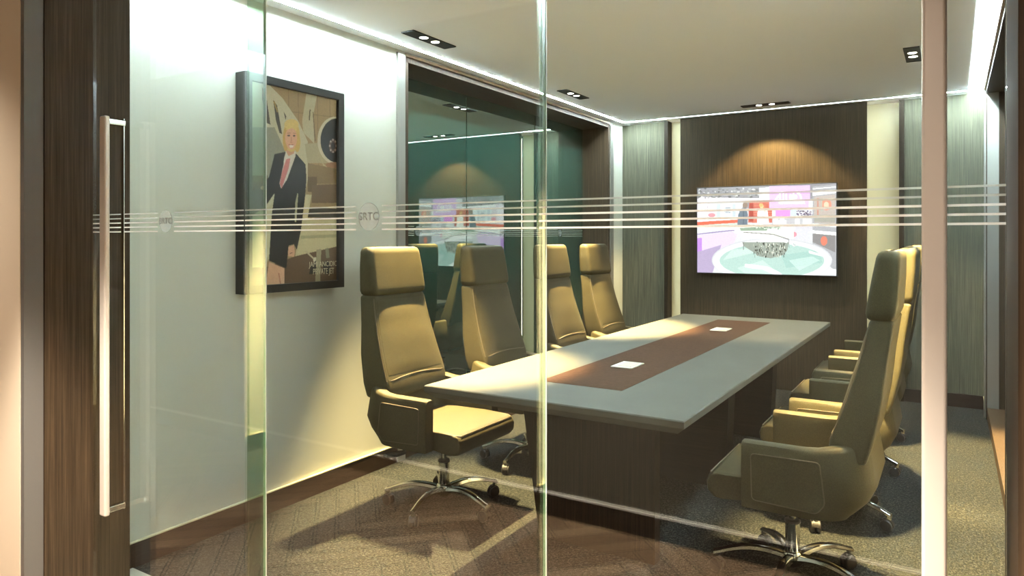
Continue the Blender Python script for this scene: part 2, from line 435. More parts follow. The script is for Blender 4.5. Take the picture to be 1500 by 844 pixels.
# ------------------------------------------------------------------ painting helpers for printed / displayed pictures
class Art:
    def __init__(s, nx, ny, bg):
        s.nx, s.ny = nx, ny
        s.c = np.empty((ny, nx, 3)); s.c[:] = bg
    def grid(s, px, py): s.px, s.py = px, py       # picture coordinates of every sample
    def blend(s, m, col, a=1.0):
        col = np.array(col, float); s.c[m] = s.c[m]*(1-a)+col*a
    def poly(s, pts, col, a=1.0):
        x, y = s.px, s.py; ins = np.zeros(x.shape, bool); n = len(pts)
        for i in range(n):
            x0, y0 = pts[i]; x1, y1 = pts[(i+1) % n]
            if y0 == y1: continue
            c = ((y0 > y) != (y1 > y)) & (x < (x1-x0)*(y-y0)/(y1-y0)+x0); ins ^= c
        s.blend(ins, col, a)
    def ell(s, cx, cy, rx, ry, col, a=1.0, rot=0, y0=None, y1=None):
        dx, dy = s.px-cx, s.py-cy; c, t = math.cos(rot), math.sin(rot)
        m = ((dx*c+dy*t)/rx)**2+((-dx*t+dy*c)/ry)**2 < 1
        if y0 is not None: m &= s.py > y0
        if y1 is not None: m &= s.py < y1
        s.blend(m, col, a)
    def ring(s, cx, cy, rx, ry, w, col, a=1.0, y0=None, y1=None):
        dx, dy = s.px-cx, s.py-cy
        m = ((dx/rx)**2+(dy/ry)**2 < 1) & ((dx/(rx-w))**2+(dy/(ry-w*.6))**2 >= 1)
        if y0 is not None: m &= s.py > y0
        if y1 is not None: m &= s.py < y1
        s.blend(m, col, a)
    def line(s, x0, y0, x1, y1, w, col, a=1.0):
        dx, dy = x1-x0, y1-y0; L = max(1e-6, math.hypot(dx, dy)); nx, ny = -dy/L*w/2, dx/L*w/2
        s.poly([(x0+nx, y0+ny), (x1+nx, y1+ny), (x1-nx, y1-ny), (x0-nx, y0-ny)], col, a)
    def pline(s, pts, w, col, a=1.0):
        for p, q in zip(pts, pts[1:]): s.line(*p, *q, w, col, a)
    def noise(s, amp, seed=1, k=4):
        r = np.random.RandomState(seed).rand(s.ny//k+2, s.nx//k+2)
        r = np.kron(r, np.ones((k, k)))[:s.ny, :s.nx]; s.c *= (1+amp*(r-.5))[..., None]
def art_mesh(name, art, place, mat_, parent):
    ny, nx = art.ny, art.nx
    me = bpy.data.meshes.new(name)
    I, J = np.meshgrid(np.arange(nx), np.arange(ny))
    co = place(I/(nx-1), J/(ny-1)).reshape(-1, 3)
    q = (np.arange(ny-1)[:, None]*nx+np.arange(nx-1)[None, :]).reshape(-1)
    faces = np.stack([q, q+nx, q+nx+1, q+1], 1)
    me.from_pydata(co.tolist(), [], faces.tolist())
    a = me.color_attributes.new('art', 'FLOAT_COLOR', 'POINT')
    c = np.clip(art.c, 0, 255)/255.0
    c = np.where(c <= .04045, c/12.92, ((c+.055)/1.055)**2.4)
    buf = np.ones((ny*nx, 4), np.float32); buf[:, :3] = c.reshape(-1, 3)
    a.data.foreach_set('color', buf.reshape(-1))
    me.materials.append(mat_)
    o = bpy.data.objects.new(name, me); return link(o, parent)

# ------------------------------------------------------------------ framed poster on the left wall
PY0, PY1, PZ0, PZ1, PXF = 2.217, 2.870, 1.130, 2.212, -2.895
ps = empty('framed_poster', (XL, (PY0+PY1)/2, PZ0), 'black framed poster of a blonde woman in a dark suit beside a jet', 'poster')
inv = Matrix.Translation((-XL, -(PY0+PY1)/2, -PZ0))
FW = .040
bm = boxes((XL+.001, PXF, PY0, PY0+FW, PZ0, PZ1), (XL+.001, PXF, PY1-FW, PY1, PZ0, PZ1), (XL+.001, PXF, PY0+FW, PY1-FW, PZ0, PZ0+FW), (XL+.001, PXF, PY0+FW, PY1-FW, PZ1-FW, PZ1))
bmesh.ops.transform(bm, matrix=inv, verts=bm.verts[:]); obj('frame', bm, M['frame'], ps)
bm = BX(XL+.001, PXF-.022, PY0+FW, PY1-FW, PZ0+FW, PZ1-FW); bmesh.ops.transform(bm, matrix=inv, verts=bm.verts[:]); obj('backing', bm, M['black'], ps)
nx, ny = 230, 400
A = Art(nx, ny, (150,130,96))
Yg = np.linspace(PY0+FW, PY1-FW, nx)[None, :]*np.ones((ny, 1)); Zg = np.linspace(PZ1-FW, PZ0+FW, ny)[:, None]*np.ones((1, nx))
Xp = PXF-.02
rr = Xp*CT+Yg*ST; dd = -Xp*ST+Yg*CT
uu = 750+F*rr/dd; vv = 350-F*(Zg-H)/dd
# sheet coordinates of the print: those of an enlarged view of the poster (x 0..695, y 0..1640)
A.grid((uu-370)*4.964, (vv-110)*4.964)
CR=(206,196,168); DK=(30,28,25)
A.poly([(-200,-50),(700,-50),(700,760),(-200,760)], (158,136,100))
for x in (260, 330, 470, 560): A.line(x, 60, x+10, 700, 5, (120,100,72), .6)
A.line(150, 250, 700, 320, 8, (128,108,78), .6)
A.poly([(-200,-60),(110,60),(220,170),(330,330),(400,480),(410,720),(330,1100),(-200,1100)], (196,190,162))      # fuselage
A.poly([(-200,380),(160,380),(240,560),(250,760),(-200,760)], (142,144,128))
A.poly([(395,110),(470,140),(440,300),(450,500),(370,420),(360,330)], (190,182,152))                              # tail fin
A.poly([(380,500),(640,480),(640,640),(400,640)], (176,166,136))
for p in ([(70,90),(95,120),(130,360),(105,350),(70,180)], [(150,180),(178,220),(215,430),(195,420),(170,330)], [(225,262),(245,300),(240,330)]):
    A.poly(p, (58,50,38)); 
A.line(75, 110, 100, 220, 14, (150,128,70)); A.line(155, 190, 182, 270, 10, (150,128,70))
A.line(418,250,412,330,8,(80,70,52)); A.line(440,270,455,480,7,(110,92,66))
A.ell(600, 475, 128, 172, (206,198,174)); A.ell(612, 475, 118, 160, (24,26,26))                                    # engine intake
A.ell(585, 515, 30, 52, (96,74,64)); A.ell(585, 515, 14, 26, (40,34,32))
for k in range(8): A.ell(585+24*math.cos(k*PI/4), 515+44*math.sin(k*PI/4), 6, 8, (180,160,150))
A.poly([(480,560),(520,650),(620,700),(640,800),(540,740)], (186,172,138)); A.poly([(565,708),(605,708),(605,726),(565,726)], DK)
A.ell(590, 655, 60, 22, (150,112,84))
A.poly([(400,640),(700,700),(700,790),(400,790)], (128,108,76)); A.poly([(400,740),(470,740),(465,850),(400,850)], (92,76,50))
A.poly([(-200,730),(110,730),(110,810),(-200,800)], (96,84,50)); A.poly([(-200,780),(120,780),(100,840),(-200,850)], (74,40,28))
A.poly([(430,800),(700,790),(700,930),(430,930)], (104,84,62)); A.poly([(390,960),(700,975),(700,1040),(390,1035)], (50,46,36))
A.poly([(380,870),(430,870),(400,1040),(360,1300),(320,1300)], (196,186,152)); A.poly([(-200,900),(130,860),(140,1300),(60,1440),(-200,1440)], (170,166,138))
A.poly([(350,1040),(700,1040),(700,1245),(310,1320)], (188,178,142)); A.line(350,1180,700,1165,22,(150,150,118),.8); A.line(340,1130,700,1115,8,(120,112,88),.6)
A.poly([(-200,1400),(90,1400),(310,1318),(640,1240),(720,1240),(720,1700),(-200,1700)], (92,72,52))
A.poly([(-200,1600),(720,1560),(720,1700),(-200,1700)], (72,56,42))
A.line(385,1280,450,1340,12,(176,166,138)); A.ell(455,1345,14,20,(200,194,170)); A.poly([(465,1270),(500,1265),(490,1520),(455,1520)], (150,144,116))
A.poly([(425,1380),(460,1350),(465,1440),(410,1450)], DK); A.ell(540,1400,28,50,(28,24,24)); A.line(540,1260,548,1330,24,(120,116,92))
# woman
A.poly([(160,575),(230,560),(320,575),(385,650),(392,760),(380,900),(350,1140),(322,1270),(300,1230),(262,1240),(246,1405),(120,1350),(140,1000),(160,860),(110,930),(60,980),(-60,1060),(-60,860),(60,820),(120,740)], (30,29,27))
A.poly([(325,860),(332,860),(318,1070),(306,1070),(310,930)], (176,170,140))
A.poly([(160,865),(140,1010),(120,1300),(60,1420),(62,980),(110,940)], (184,182,154))
A.poly([(228,610),(245,545),(315,560),(312,590),(250,760),(208,825),(195,790),(225,650)], (212,208,196))
A.poly([(245,610),(275,605),(262,680),(212,825),(197,790),(215,700)], (196,124,122))
A.poly([(250,500),(315,500),(300,570),(262,590),(245,560)], (196,150,122))
A.ell(283, 440, 60, 118, (206,178,112)); A.ell(240, 470, 20, 85, (190,156,88)); A.ell(325, 490, 22, 70, (200,170,100)); A.ell(283, 360, 52, 40, (214,188,124))
A.ell(280, 460, 43, 82, (216,168,140)); A.poly([(240,400),(262,350),(300,350),(322,410),(290,385)], (216,190,124))
A.ell(263,440,11,6,(60,42,36)); A.ell(302,442,10,6,(60,42,36)); A.line(250,424,275,420,4,(140,104,70)); A.line(292,421,316,426,4,(140,104,70))
A.line(283,450,280,485,6,(186,134,110)); A.line(273,490,291,490,4,(170,110,92)); A.poly([(262,508),(302,508),(290,528),(274,528)], (236,226,216)); A.line(262,507,302,507,5,(170,84,78))
A.poly([(262,1250),(300,1235),(308,1290),(300,1320),(262,1320),(256,1290)], (204,160,130)); A.line(270,1300,290,1290,4,(60,40,34))
A.poly([(120,1360),(230,1405),(232,1540),(110,1545),(98,1510)], (200,158,128)); A.line(190,1440,205,1530,10,(160,106,84),.7)
A.ell(72,820,14,14,(200,160,140))
A.noise(.06, 3, 2)
art_mesh('print', A, lambda a, b: np.stack([np.full(a.shape, Xp-XL), PY0+FW+a*(PY1-PY0-2*FW)-(PY0+PY1)/2, PZ1-FW-b*(PZ1-PZ0-2*FW)-PZ0], -1), painted('poster_print', 0, .4), ps)
for s_, sz, z_, sx in (('JAMI ANCIDIO', .040, 1.262, .80), ('PRIVATE JET', .046, 1.222, .62)):
    Mx = Matrix.Translation((Xp+.001, 2.735, z_)) @ Matrix.Rotation(PI/2, 4, 'Z') @ Matrix.Rotation(PI/2, 4, 'X')
    bm = text_bm(s_, sz, inv @ Mx, .0002, sx); obj('lettering', bm, simple('print_letter', (196,186,160), .5), ps)

# ------------------------------------------------------------------ television
TX0, TX1, TZ0, TZ1, TYF = -2.135, -.868, 1.062, 1.905, 6.845
tv = empty('television', ((TX0+TX1)/2, 6.9, TZ0), 'wide flat television showing a news studio, hung on the dark wood panel', 'television')
inv = Matrix.Translation((-(TX0+TX1)/2, -6.9, -TZ0))
bm = BX(TX0, TX1, TYF, TYF+.022, TZ0, TZ1, bev=.003); box(bm, TX0+.2, TX1-.2, TYF+.022, 6.899, TZ0+.15, TZ1-.2)
bmesh.ops.transform(bm, matrix=inv, verts=bm.verts[:]); obj('casing', bm, M['black'], tv)
nx, ny = 400, 260
S = Art(nx, ny, (215,215,220))
B_ = .010
Xg = np.linspace(TX0+B_, TX1-B_, nx)[None, :]*np.ones((ny, 1)); Zg = np.linspace(TZ1-B_, TZ0+B_, ny)[:, None]*np.ones((1, nx))
YP = TYF-.001
rr = Xg*CT+YP*ST; dd = -Xg*ST+YP*CT
S.grid((750+F*rr/dd-1000)*5.275, (350-F*(Zg-H)/dd-260)*5.275)
W=(255,255,255)
S.poly([(100,60),(1200,40),(1200,230),(100,240)], (150,148,156))
S.poly([(100,150),(480,160),(480,200),(100,200)], (235,225,240))
r_ = random.Random(5)
for k in range(110):
    x = r_.uniform(110, 600); S.ell(x, r_.uniform(85, 160), r_.uniform(4,14), r_.uniform(3,9), (r_.choice([90,110,140,180,225]),)*3, .8)
S.poly([(200,160),(600,160),(600,176),(200,180)], W); S.poly([(190,190),(470,186),(440,330),(200,330)], (240,246,250))
S.poly([(190,200),(245,200),(250,300),(200,300)], (226,214,226)); S.ell(225,292,28,16,(236,150,160))
for x0,x1,c in ((262,290,(200,212,224)),(318,372,(214,220,226)),(384,410,(196,206,216))): S.poly([(x0,205),(x1,205),(x1,305),(x0,305)], c)
S.line(330,235,368,235,5,(120,130,150)); S.line(330,270,368,270,5,(120,130,150))
S.poly([(100,160),(190,190),(190,350),(100,350)], (246,236,248)); S.line(120,255,170,255,5,(190,180,200))
S.poly([(515,180),(700,178),(700,350),(505,350)], (204,112,96)); S.poly([(515,200),(545,200),(545,340),(515,340)], (176,72,60))
for y in range(200,345,18): S.line(548,y,700,y,2,(224,150,132))
S.poly([(100,345),(430,325),(430,350),(230,362),(100,372)], (236,108,84)); S.poly([(100,372),(230,362),(440,352),(440,372),(100,420)], (206,216,206))
S.poly([(100,380),(200,370),(420,392),(420,402),(250,410),(100,440)], W); S.line(100,440,430,404,8,(150,130,180))
S.poly([(100,450),(430,415),(380,560),(100,600)], (226,204,240)); S.poly([(100,470),(150,466),(150,740),(100,740)], (190,140,222))
S.poly([(100,580),(300,520),(230,740),(100,740)], (178,162,196))
S.poly([(590,80),(680,75),(680,175),(590,178)], (224,224,230)); S.line(590,122,680,118,8,(150,150,160)); S.line(590,160,680,160,10,W)
S.poly([(670,70),(985,60),(985,240),(670,242)], (228,190,240)); S.poly([(670,120),(985,114),(985,126),(670,132)], (204,156,222),.7); S.poly([(670,172),(985,170),(985,182),(670,184)], (204,156,222),.7)
# lettering on the purple wall
S.pline([(712,180),(736,150),(752,132),(752,168)], 13, W); S.pline([(752,112),(752,170)], 11, W); S.line(716,176,900,176,10,W)
for x, t in ((778,118),(800,126),(832,130),(856,118)): S.line(x, t, x, 176, 12, W)
S.pline([(880,104),(884,120),(904,128),(914,150),(916,178)], 13, W); S.ell(846,152,24,20,W); S.ell(868,150,18,18,W); S.line(760,112,776,108,8,W)
for x in range(744, 948, 13): S.line(x, 184+3*math.sin(x), x+4, 206, 7, W)
S.line(744,190,940,188,7,W)
S.poly([(975,180),(1010,180),(1010,240),(975,240)], W)
S.poly([(690,244),(1010,240),(1010,310),(690,318)], (222,222,232)); S.poly([(718,250),(830,248),(830,312),(718,316)], (238,154,240)); S.poly([(832,250),(878,250),(878,305),(832,305)], (206,222,240))
for k in range(60): S.ell(r_.uniform(880,1000), r_.uniform(258,300), r_.uniform(3,9), r_.uniform(3,7), r_.choice([(110,100,130),(160,150,160),(210,200,210),(80,70,90)]))
S.poly([(690,316),(1010,310),(1010,370),(690,372)], (196,194,200)); 
for x in (700,752,868,926,960): S.poly([(x,318),(x+36,318),(x+36,362),(x,362)], (232,232,236))
S.poly([(1005,70),(1200,50),(1200,760),(1005,520)], (172,172,178)); S.poly([(1005,118),(1200,94),(1200,118),(1005,142)], W); S.line(1005,88,1200,72,8,(230,230,236))
S.poly([(1015,150),(1180,130),(1180,360),(1015,350)], (190,178,172)); S.ell(1110,210,40,44,(232,150,130)); S.ell(1110,214,20,26,(250,206,180)); S.line(1045,160,1045,300,12,(206,120,96),.6); S.line(1075,160,1075,260,10,(170,196,180),.7)
S.poly([(1015,290),(1180,290),(1180,350),(1015,345)], (166,164,156)); S.poly([(1005,355),(1200,366),(1200,386),(1005,372)], W)
S.poly([(960,405),(1200,425),(1200,452),(960,428)], W); S.poly([(1005,432),(1180,448),(1180,580),(1005,500)], (140,136,138)); S.ell(1092,490,26,36,(226,130,110))
S.poly([(680,370),(1005,372),(1005,410),(960,430),(990,500),(820,470)], (214,212,222)); S.ell(852,440,30,22,(232,150,166))
# presenters
S.ell(482,215,20,24,(150,130,118)); S.poly([(450,240),(490,232),(505,290),(500,370),(420,390),(428,290)], (112,124,138)); S.line(470,250,470,370,4,(80,92,108))
S.ell(610,222,15,20,(240,206,160)); S.ell(606,214,16,14,(224,184,120)); S.poly([(580,252),(655,248),(668,360),(574,362)], (252,250,244)); S.line(632,225,634,268,5,(210,160,90))
# round desk and glass floor
S.poly([(400,375),(860,360),(860,470),(560,470),(400,430)], (226,232,224)); S.poly([(440,392),(660,378),(650,410),(450,412)], (146,166,146)); S.poly([(740,330),(800,330),(800,460),(740,440)], (250,252,246))
for k in range(50): S.ell(r_.uniform(560,760), r_.uniform(378,400), r_.uniform(4,10), 4, r_.choice([(190,206,190),(120,140,120),(236,240,230)]))
S.ell(690, 640, 465, 172, (206,206,214)); S.ell(690, 645, 455, 165, (236,236,240)); S.ell(690, 640, 405, 138, (178,206,200))
S.poly([(310,640),(640,560),(560,540),(380,560)], (206,226,220),.7); S.poly([(760,600),(1060,560),(1080,660),(800,700)], (160,196,190),.7); S.poly([(420,700),(620,640),(760,760),(520,770)], (200,224,216),.8)
S.poly([(820,640),(1000,610),(1060,640),(900,720)], (206,228,224),.6)
S.ring(690, 645, 455, 165, 50, (238,238,242), .9)
S.poly([(460,500),(820,500),(810,560),(780,600),(680,625),(590,610),(550,580),(470,530)], (150,158,150))
for k in range(150):
    x = r_.uniform(548, 800); y = r_.uniform(495, 612); S.line(x, y, x, y+r_.uniform(8,22), r_.uniform(3,7), r_.choice([(70,74,66),(110,112,100),(180,184,170),(226,228,216),(48,50,44)]))
S.poly([(470,430),(600,432),(720,456),(806,488),(806,506),(700,488),(600,474),(470,474)], W); S.line(470,424,700,440,6,(130,120,120)); S.line(700,440,820,478,6,(130,120,120)); S.line(470,500,470,560,5,(120,120,120)); S.line(820,480,822,540,5,(150,150,150))
S.poly([(480,668),(560,676),(660,690),(740,728),(770,750),(700,750),(620,712),(540,704),(480,692)], W)
S.poly([(975,565),(1085,598),(1085,612),(975,585)], W); S.ell(862,518,16,14,W); S.line(856,510,856,528,3,(90,130,130)); S.line(856,510,868,528,3,(90,130,130)); S.line(868,510,868,528,3,(90,130,130))
S.poly([(1130,700),(1200,715),(1200,745),(1120,725)], W); S.ell(1140,630,10,14,W)
S.noise(.05, 9, 2)
art_mesh('screen', S, lambda a, b: np.stack([TX0+B_+a*(TX1-TX0-2*B_)-(TX0+TX1)/2, np.full(a.shape, YP-6.9), TZ1-B_-b*(TZ1-TZ0-2*B_)-TZ0], -1), painted('screen_picture', .47, .2), tv)

# ------------------------------------------------------------------ conference table
TBX0, TBX1, TBY0, TBY1, TBZ = -2.025, -.825, 2.50, 6.10, .74
tcx, tcy = (TBX0+TBX1)/2, (TBY0+TBY1)/2
tb = empty('conference_table', (tcx, tcy, 0), 'long grey conference table with a brown inlay strip on dark slab legs', 'table')
hx, hy = (TBX1-TBX0)/2, (TBY1-TBY0)/2
bm = bmesh.new()
def rect(hx, hy, z): return [(-hx,-hy,z),(hx,-hy,z),(hx,hy,z),(-hx,hy,z)]
loft(bm, [rect(hx-.035,hy-.035,TBZ-.058), rect(hx-.002,hy-.002,TBZ-.030), rect(hx,hy,TBZ-.026), rect(hx,hy,TBZ-.004), rect(hx-.004,hy-.004,TBZ)])
obj('tabletop', bm, M['table'], tb)
bm = BX(-1.63-tcx, -1.22-tcx, 2.86-tcy, 5.80-tcy, TBZ-.002, TBZ+.0012); obj('inlay', bm, M['inlay'], tb, label='brown leather inlay strip')
bm = boxes((-hx+.13, hx-.13, -hy+.18, hy-.18, TBZ-.10, TBZ-.0585)); obj('under_frame', bm, M['wood_h'], tb)
for i, (y, th) in enumerate(((2.90, .06), (4.00, .14), (5.15, .14))):
    bm = bmesh.new(); a = y-tcy; b = a+th; zt = TBZ-.10
    w0, w1 = (-1.655-tcx, -1.085-tcx), (-1.75-tcx, -1.085-tcx)
    if i: w1 = (-1.75-tcx, -1.06-tcx)
    loft(bm, [[(w0[0],a,0),(w0[1],a,0),(w0[1],b,0),(w0[0],b,0)], [(w1[0],a,zt),(w1[1],a,zt),(w1[1],b,zt),(w1[0],b,zt)]])
    obj('leg', bm, M['wood'] if i == 0 else M['wood_h'], tb)
def socket(x, y, label):
    t = empty('table_socket_box', (x, y, TBZ+.0013), label, 'socket box', 'socket boxes in the table top')
    obj('lid', BX(-.058, .058, -.085, .085, 0, .006, bev=.002), M['plastic_white'], t)
    obj('inner_lid', BX(-.030, .044, -.06, .06, .0062, .0085, bev=.001), simple('pale_lid', (214,206,188), .4), t)
socket(-1.435, 3.44, 'white socket box in the brown inlay, on the near half of the table')
socket(-1.425, 5.15, 'white socket box in the brown inlay, at the end nearer the television')

# ------------------------------------------------------------------ chair
def rrect(xf, xb, hf, hb, z, r=.02, n=4):
    """rounded trapezoid ring: front (xf) half width hf, back (xb) half width hb"""
    cs = [(xf, -hf), (xf, hf), (xb, hb), (xb, -hb)]
    pts = []
    for i in range(4):
        p = Vector(cs[i]); a = Vector(cs[i-1]); b = Vector(cs[(i+1) % 4])
        da = (a-p).normalized(); db = (b-p).normalized()
        s_ = p+da*r; e_ = p+db*r
        for k in range(n+1):
            t = k/n; q = s_*(1-t)**2+p*2*t*(1-t)+e_*t*t
            pts.append((q.x, q.y, z))
    return pts
def lerp_tab(tab, z):
    for a, b in zip(tab, tab[1:]):
        if z <= b[0]:
            t = (z-a[0])/(b[0]-a[0]); return [p+(q-p)*t for p, q in zip(a[1:], b[1:])]
    return list(tab[-1][1:])
def body(tab, z0, z1, r, rnd, steps=14):
    bm = bmesh.new(); rings = []
    zs = [z0+(z1-z0)*k/steps for k in range(steps+1)]
    ends0 = [(0, .75*rnd), (.12, .45*rnd), (.4, .15*rnd), (1, 0)]
    for f, ins in ends0:
        z = z0+rnd*f; xf, xb, hf, hb = lerp_tab(tab, z); rings.append(rrect(xf-ins, xb+ins, hf-ins, hb-ins, z, r))
    for z in zs:
        if z0+rnd*1.05 < z < z1-rnd*1.05:
            xf, xb, hf, hb = lerp_tab(tab, z); rings.append(rrect(xf, xb, hf, hb, z, r))
    for f, ins in ends0[::-1]:
        z = z1-rnd*f; xf, xb, hf, hb = lerp_tab(tab, z); rings.append(rrect(xf-ins, xb+ins, hf-ins, hb-ins, z, r))
    return loft(bm, rings)
def make_chair():
    root = empty('office_chair', (0,0,0), 'x', 'chair', 'high-backed tan leather office chairs')
    fab = M['fabric']
    # --- seat
    bm = bmesh.new()
    prof = [(-.20,.385),(.10,.378),(.225,.362),(.262,.368),(.283,.392),(.287,.425),(.276,.452),(.250,.466),(.10,.472),(-.10,.468),(-.22,.462)]
    rings = []
    for y, sc in ((-.252,.90),(-.246,.97),(-.230,1.0),(0,1.012),(.230,1.0),(.246,.97),(.252,.90)):
        rings.append([(.04+(x-.04)*(sc if sc<1 else 1), y, .42+(z-.42)*sc) for x, z in prof])
    loft(bm, rings); seat = obj('seat', bm, fab, root, smooth=True)
    bm = bmesh.new(); tube(bm, [(-.10,-.243,.463),(.25,-.243,.459),(.272,-.225,.4595),(.272,.225,.4595),(.25,.243,.459),(-.10,.243,.463)], .0028, 6)
    obj('piping', bm, M['piping'], seat, smooth=True)
    # --- tub: both arms and the lower back in one band
    bm = bmesh.new()
    HW = .315
    path = []
    for x in (.130, .127, .110, .05, -.02, -.09, -.14): path.append((x, -HW, 0))
    for k in range(1, 9):
        t = k/8*PI/2; path.append((-.15-.166*math.sin(t), -HW+.135*(1-math.cos(t)), t))
    m_ = path[:]
    for (x, y, t) in reversed(path[:-1] if False else path): m_.append((x, -y, -t))
    # cross-section: (offset outward, z) bulging at mid height; thicker at back
    rings = []
    N = len(m_)
    for i, (x, y, t) in enumerate(m_):
        # outward normal in plan
        a = m_[max(i-1, 0)]; b = m_[min(i+1, N-1)]
        d = Vector((b[0]-a[0], b[1]-a[1])); d.normalize(); nrm = Vector((-d.y, d.x))*-1
        if nrm.dot(Vector((x+.05, y))) < 0: nrm = -nrm
        bk = min(1, max(0, (-.12-x)/.2))       # 0 on arms, 1 at back
        th_ = .062+.045*bk
        zt = .625+.035*bk; zb = .362+.012*(1-bk)
        edge = 0.0
        if i in (0, N-1): edge = .016
        elif i in (1, N-2): edge = .006
        out = [(-.004-.09*bk, zb), (.0-.055*bk, zb+.035), (.003-.02*bk, zb+.075), (.004+.006*bk, zb+.13), (0+.0*bk, zb+.19), (-.004-.012*bk, zt-.02), (-.010-.016*bk, zt-.006), (-.022-.018*bk, zt)]
        inn = [(-th_+.012, zt), (-th_+.002, zt-.008), (-th_, zt-.03), (-th_, zb+.14), (-th_-.0, zb+.05), (-th_-.01*bk-.02*bk, zb)]
        ring = []
        for o_, z in out+inn:
            oo = o_
            if edge:
                mid = -th_/2; oo = mid+(o_-mid)*(1-edge*12*.5 if i in (0,N-1) else .96); 
                zc = (zt+zb)/2; z = zc+(z-zc)*((1-edge*1.6) if i in (0,N-1) else .995)
            ring.append((x+nrm.x*oo, y+nrm.y*oo, z))
        rings.append(ring)
    loft(bm, rings); tub = obj('armrest_shell', bm, fab, root, smooth=True)
    for s in (-1, 1):
        bm = bmesh.new(); c = [(.092,.585),(-.150,.588),(-.168,.440),(-.140,.402),(.088,.412)]
        y0, y1 = s*(HW-.004), s*(HW+.0062)
        A_ = [bm.verts.new((x, y0, z)) for x, z in c]; B2 = [bm.verts.new((x, y1, z)) for x, z in c]
        bm.faces.new(A_[::-1]); fB = bm.faces.new(B2)
        for i in range(5): bm.faces.new((A_[i], A_[(i+1)%5], B2[(i+1)%5], B2[i]))
        bmesh.ops.recalc_face_normals(bm, faces=bm.faces[:])
        ve = [e for e in bm.edges if (e.verts[0] in A_) != (e.verts[1] in A_)]
        bmesh.ops.bevel(bm, geom=ve, offset=.015, segments=4, profile=.5, affect='EDGES')
        te = [e for e in bm.edges if all(abs(v.co.y-y1) < 1e-6 for v in e.verts) and len(e.link_faces) == 2]
        bmesh.ops.bevel(bm, geom=te, offset=.0025, segments=2, profile=.5, affect='EDGES')
        sp = obj('side_panel', bm, fab, tub, smooth=True)
        bm = bmesh.new(); y = s*(HW+.0045)
        pts = []
        cc = [(.092,.585),(-.150,.588),(-.168,.440),(-.140,.402),(.088,.412)]
        for i in range(5):
            p = Vector(cc[i]); a = (Vector(cc[i-1])-p).normalized()*.015; b = (Vector(cc[(i+1)%5])-p).normalized()*.015
            for k in range(4):
                t = k/3; q = (p+a)*(1-t)**2+p*2*t*(1-t)+(p+b)*t*t; pts.append((q.x, y, q.y))
        tube(bm, pts, .0024, 6, True); obj('piping', bm, M['piping'], tub, smooth=True)
    # --- backrest: side wedges + front
    tab = [(.60,-.165,-.300,.245,.272),(.66,-.172,-.318,.245,.275),(.80,-.222,-.345,.236,.266),(.95,-.268,-.362,.222,.246),(1.10,-.300,-.384,.207,.228),(1.20,-.318,-.395,.205,.222),(1.36,-.333,-.400,.198,.212)]
    bm = body(tab, .585, 1.105, .022, .014); back = obj('backrest', bm, fab, root, smooth=True)
    # seams running up the front edges and across the bottom
    bm = bmesh.new()
    pts = []
    zs = [1.085, 1.0, .9, .8, .7, .675]
    for z in zs: xf, xb, hf, hb = lerp_tab(tab, z); pts.append((xf-.006, -hf+.004, z))
    for k in range(1, 12):
        t = k/12; y = (-1+2*t)*.236; z = .668+.018*(1-(2*t-1)**2); xf = lerp_tab(tab, z)[0]; pts.append((xf+.0005, y, z))
    for z in zs[::-1]: xf, xb, hf, hb = lerp_tab(tab, z); pts.append((xf-.006, hf-.004, z))
    tube(bm, pts, .003, 6); obj('piping', bm, M['piping'], back, smooth=True)
    # lumbar bulge of the front cushion
    bm = bmesh.new(); rings = []
    for k in range(0, 13):
        z = .70+(1.075-.70)*k/12; xf, xb, hf, hb = lerp_tab(tab, z); e = math.sin(PI*k/12)**.6 if 0 < k < 12 else .05
        w = hf-.022
        ring = [(xf-.02, -w, z)]
        for j in range(0, 13):
            y = -w+2*w*j/12; ring.append((xf+.001+.014*e*(max(0, 1-(y/w)**2))**.5, y, z))
        ring.append((xf-.02, w, z)); rings.append(ring)
    loft(bm, rings); obj('back_cushion', bm, fab, back, smooth=True)
    # --- headrest
    tab2 = [(1.09,-.284,-.386,.212,.230),(1.14,-.288,-.392,.213,.228),(1.25,-.306,-.400,.210,.222),(1.36,-.326,-.402,.200,.212)]
    bm = body(tab2, 1.100, 1.357, .03, .026); obj('headrest', bm, fab, root, smooth=True)
    # --- mechanism, column, base
    bm = bmesh.new(); box(bm, -.16, .13, -.10, .10, .318, .365, bev=.01); box(bm, .13, .19, -.05, .05, .335, .362, bev=.008)
    mech = obj('seat_mechanism', bm, M['rubber'], root, smooth=True)
    bm = bmesh.new(); cyl(bm, (-.04,-.08,.345), (-.09,-.22,.335), .006); 
    c0 = [(-.085,-.215),(-.065,-.225),(-.07,-.285),(-.10,-.325),(-.135,-.315),(-.13,-.27)]
    loft(bm, [[(x,y,.322) for x,y in c0], [(x,y,.336) for x,y in c0]]); obj('lever', bm, M['rubber'], mech)
    bm = bmesh.new(); lathe(bm, [(.014,.22),(.014,.33)]); lathe(bm, [(.024,.06),(.0285,.10),(.0285,.236)]); col_ = obj('gas_column', bm, M['chrome'], root, smooth=True)
    bm = bmesh.new(); lathe(bm, [(.026,.236),(.031,.238),(.031,.246),(.022,.252)]); obj('collar', bm, M['rubber'], col_, smooth=True)
    bm = bmesh.new(); lathe(bm, [(.036,.070),(.042,.078),(.042,.110),(.034,.122),(.030,.124)])
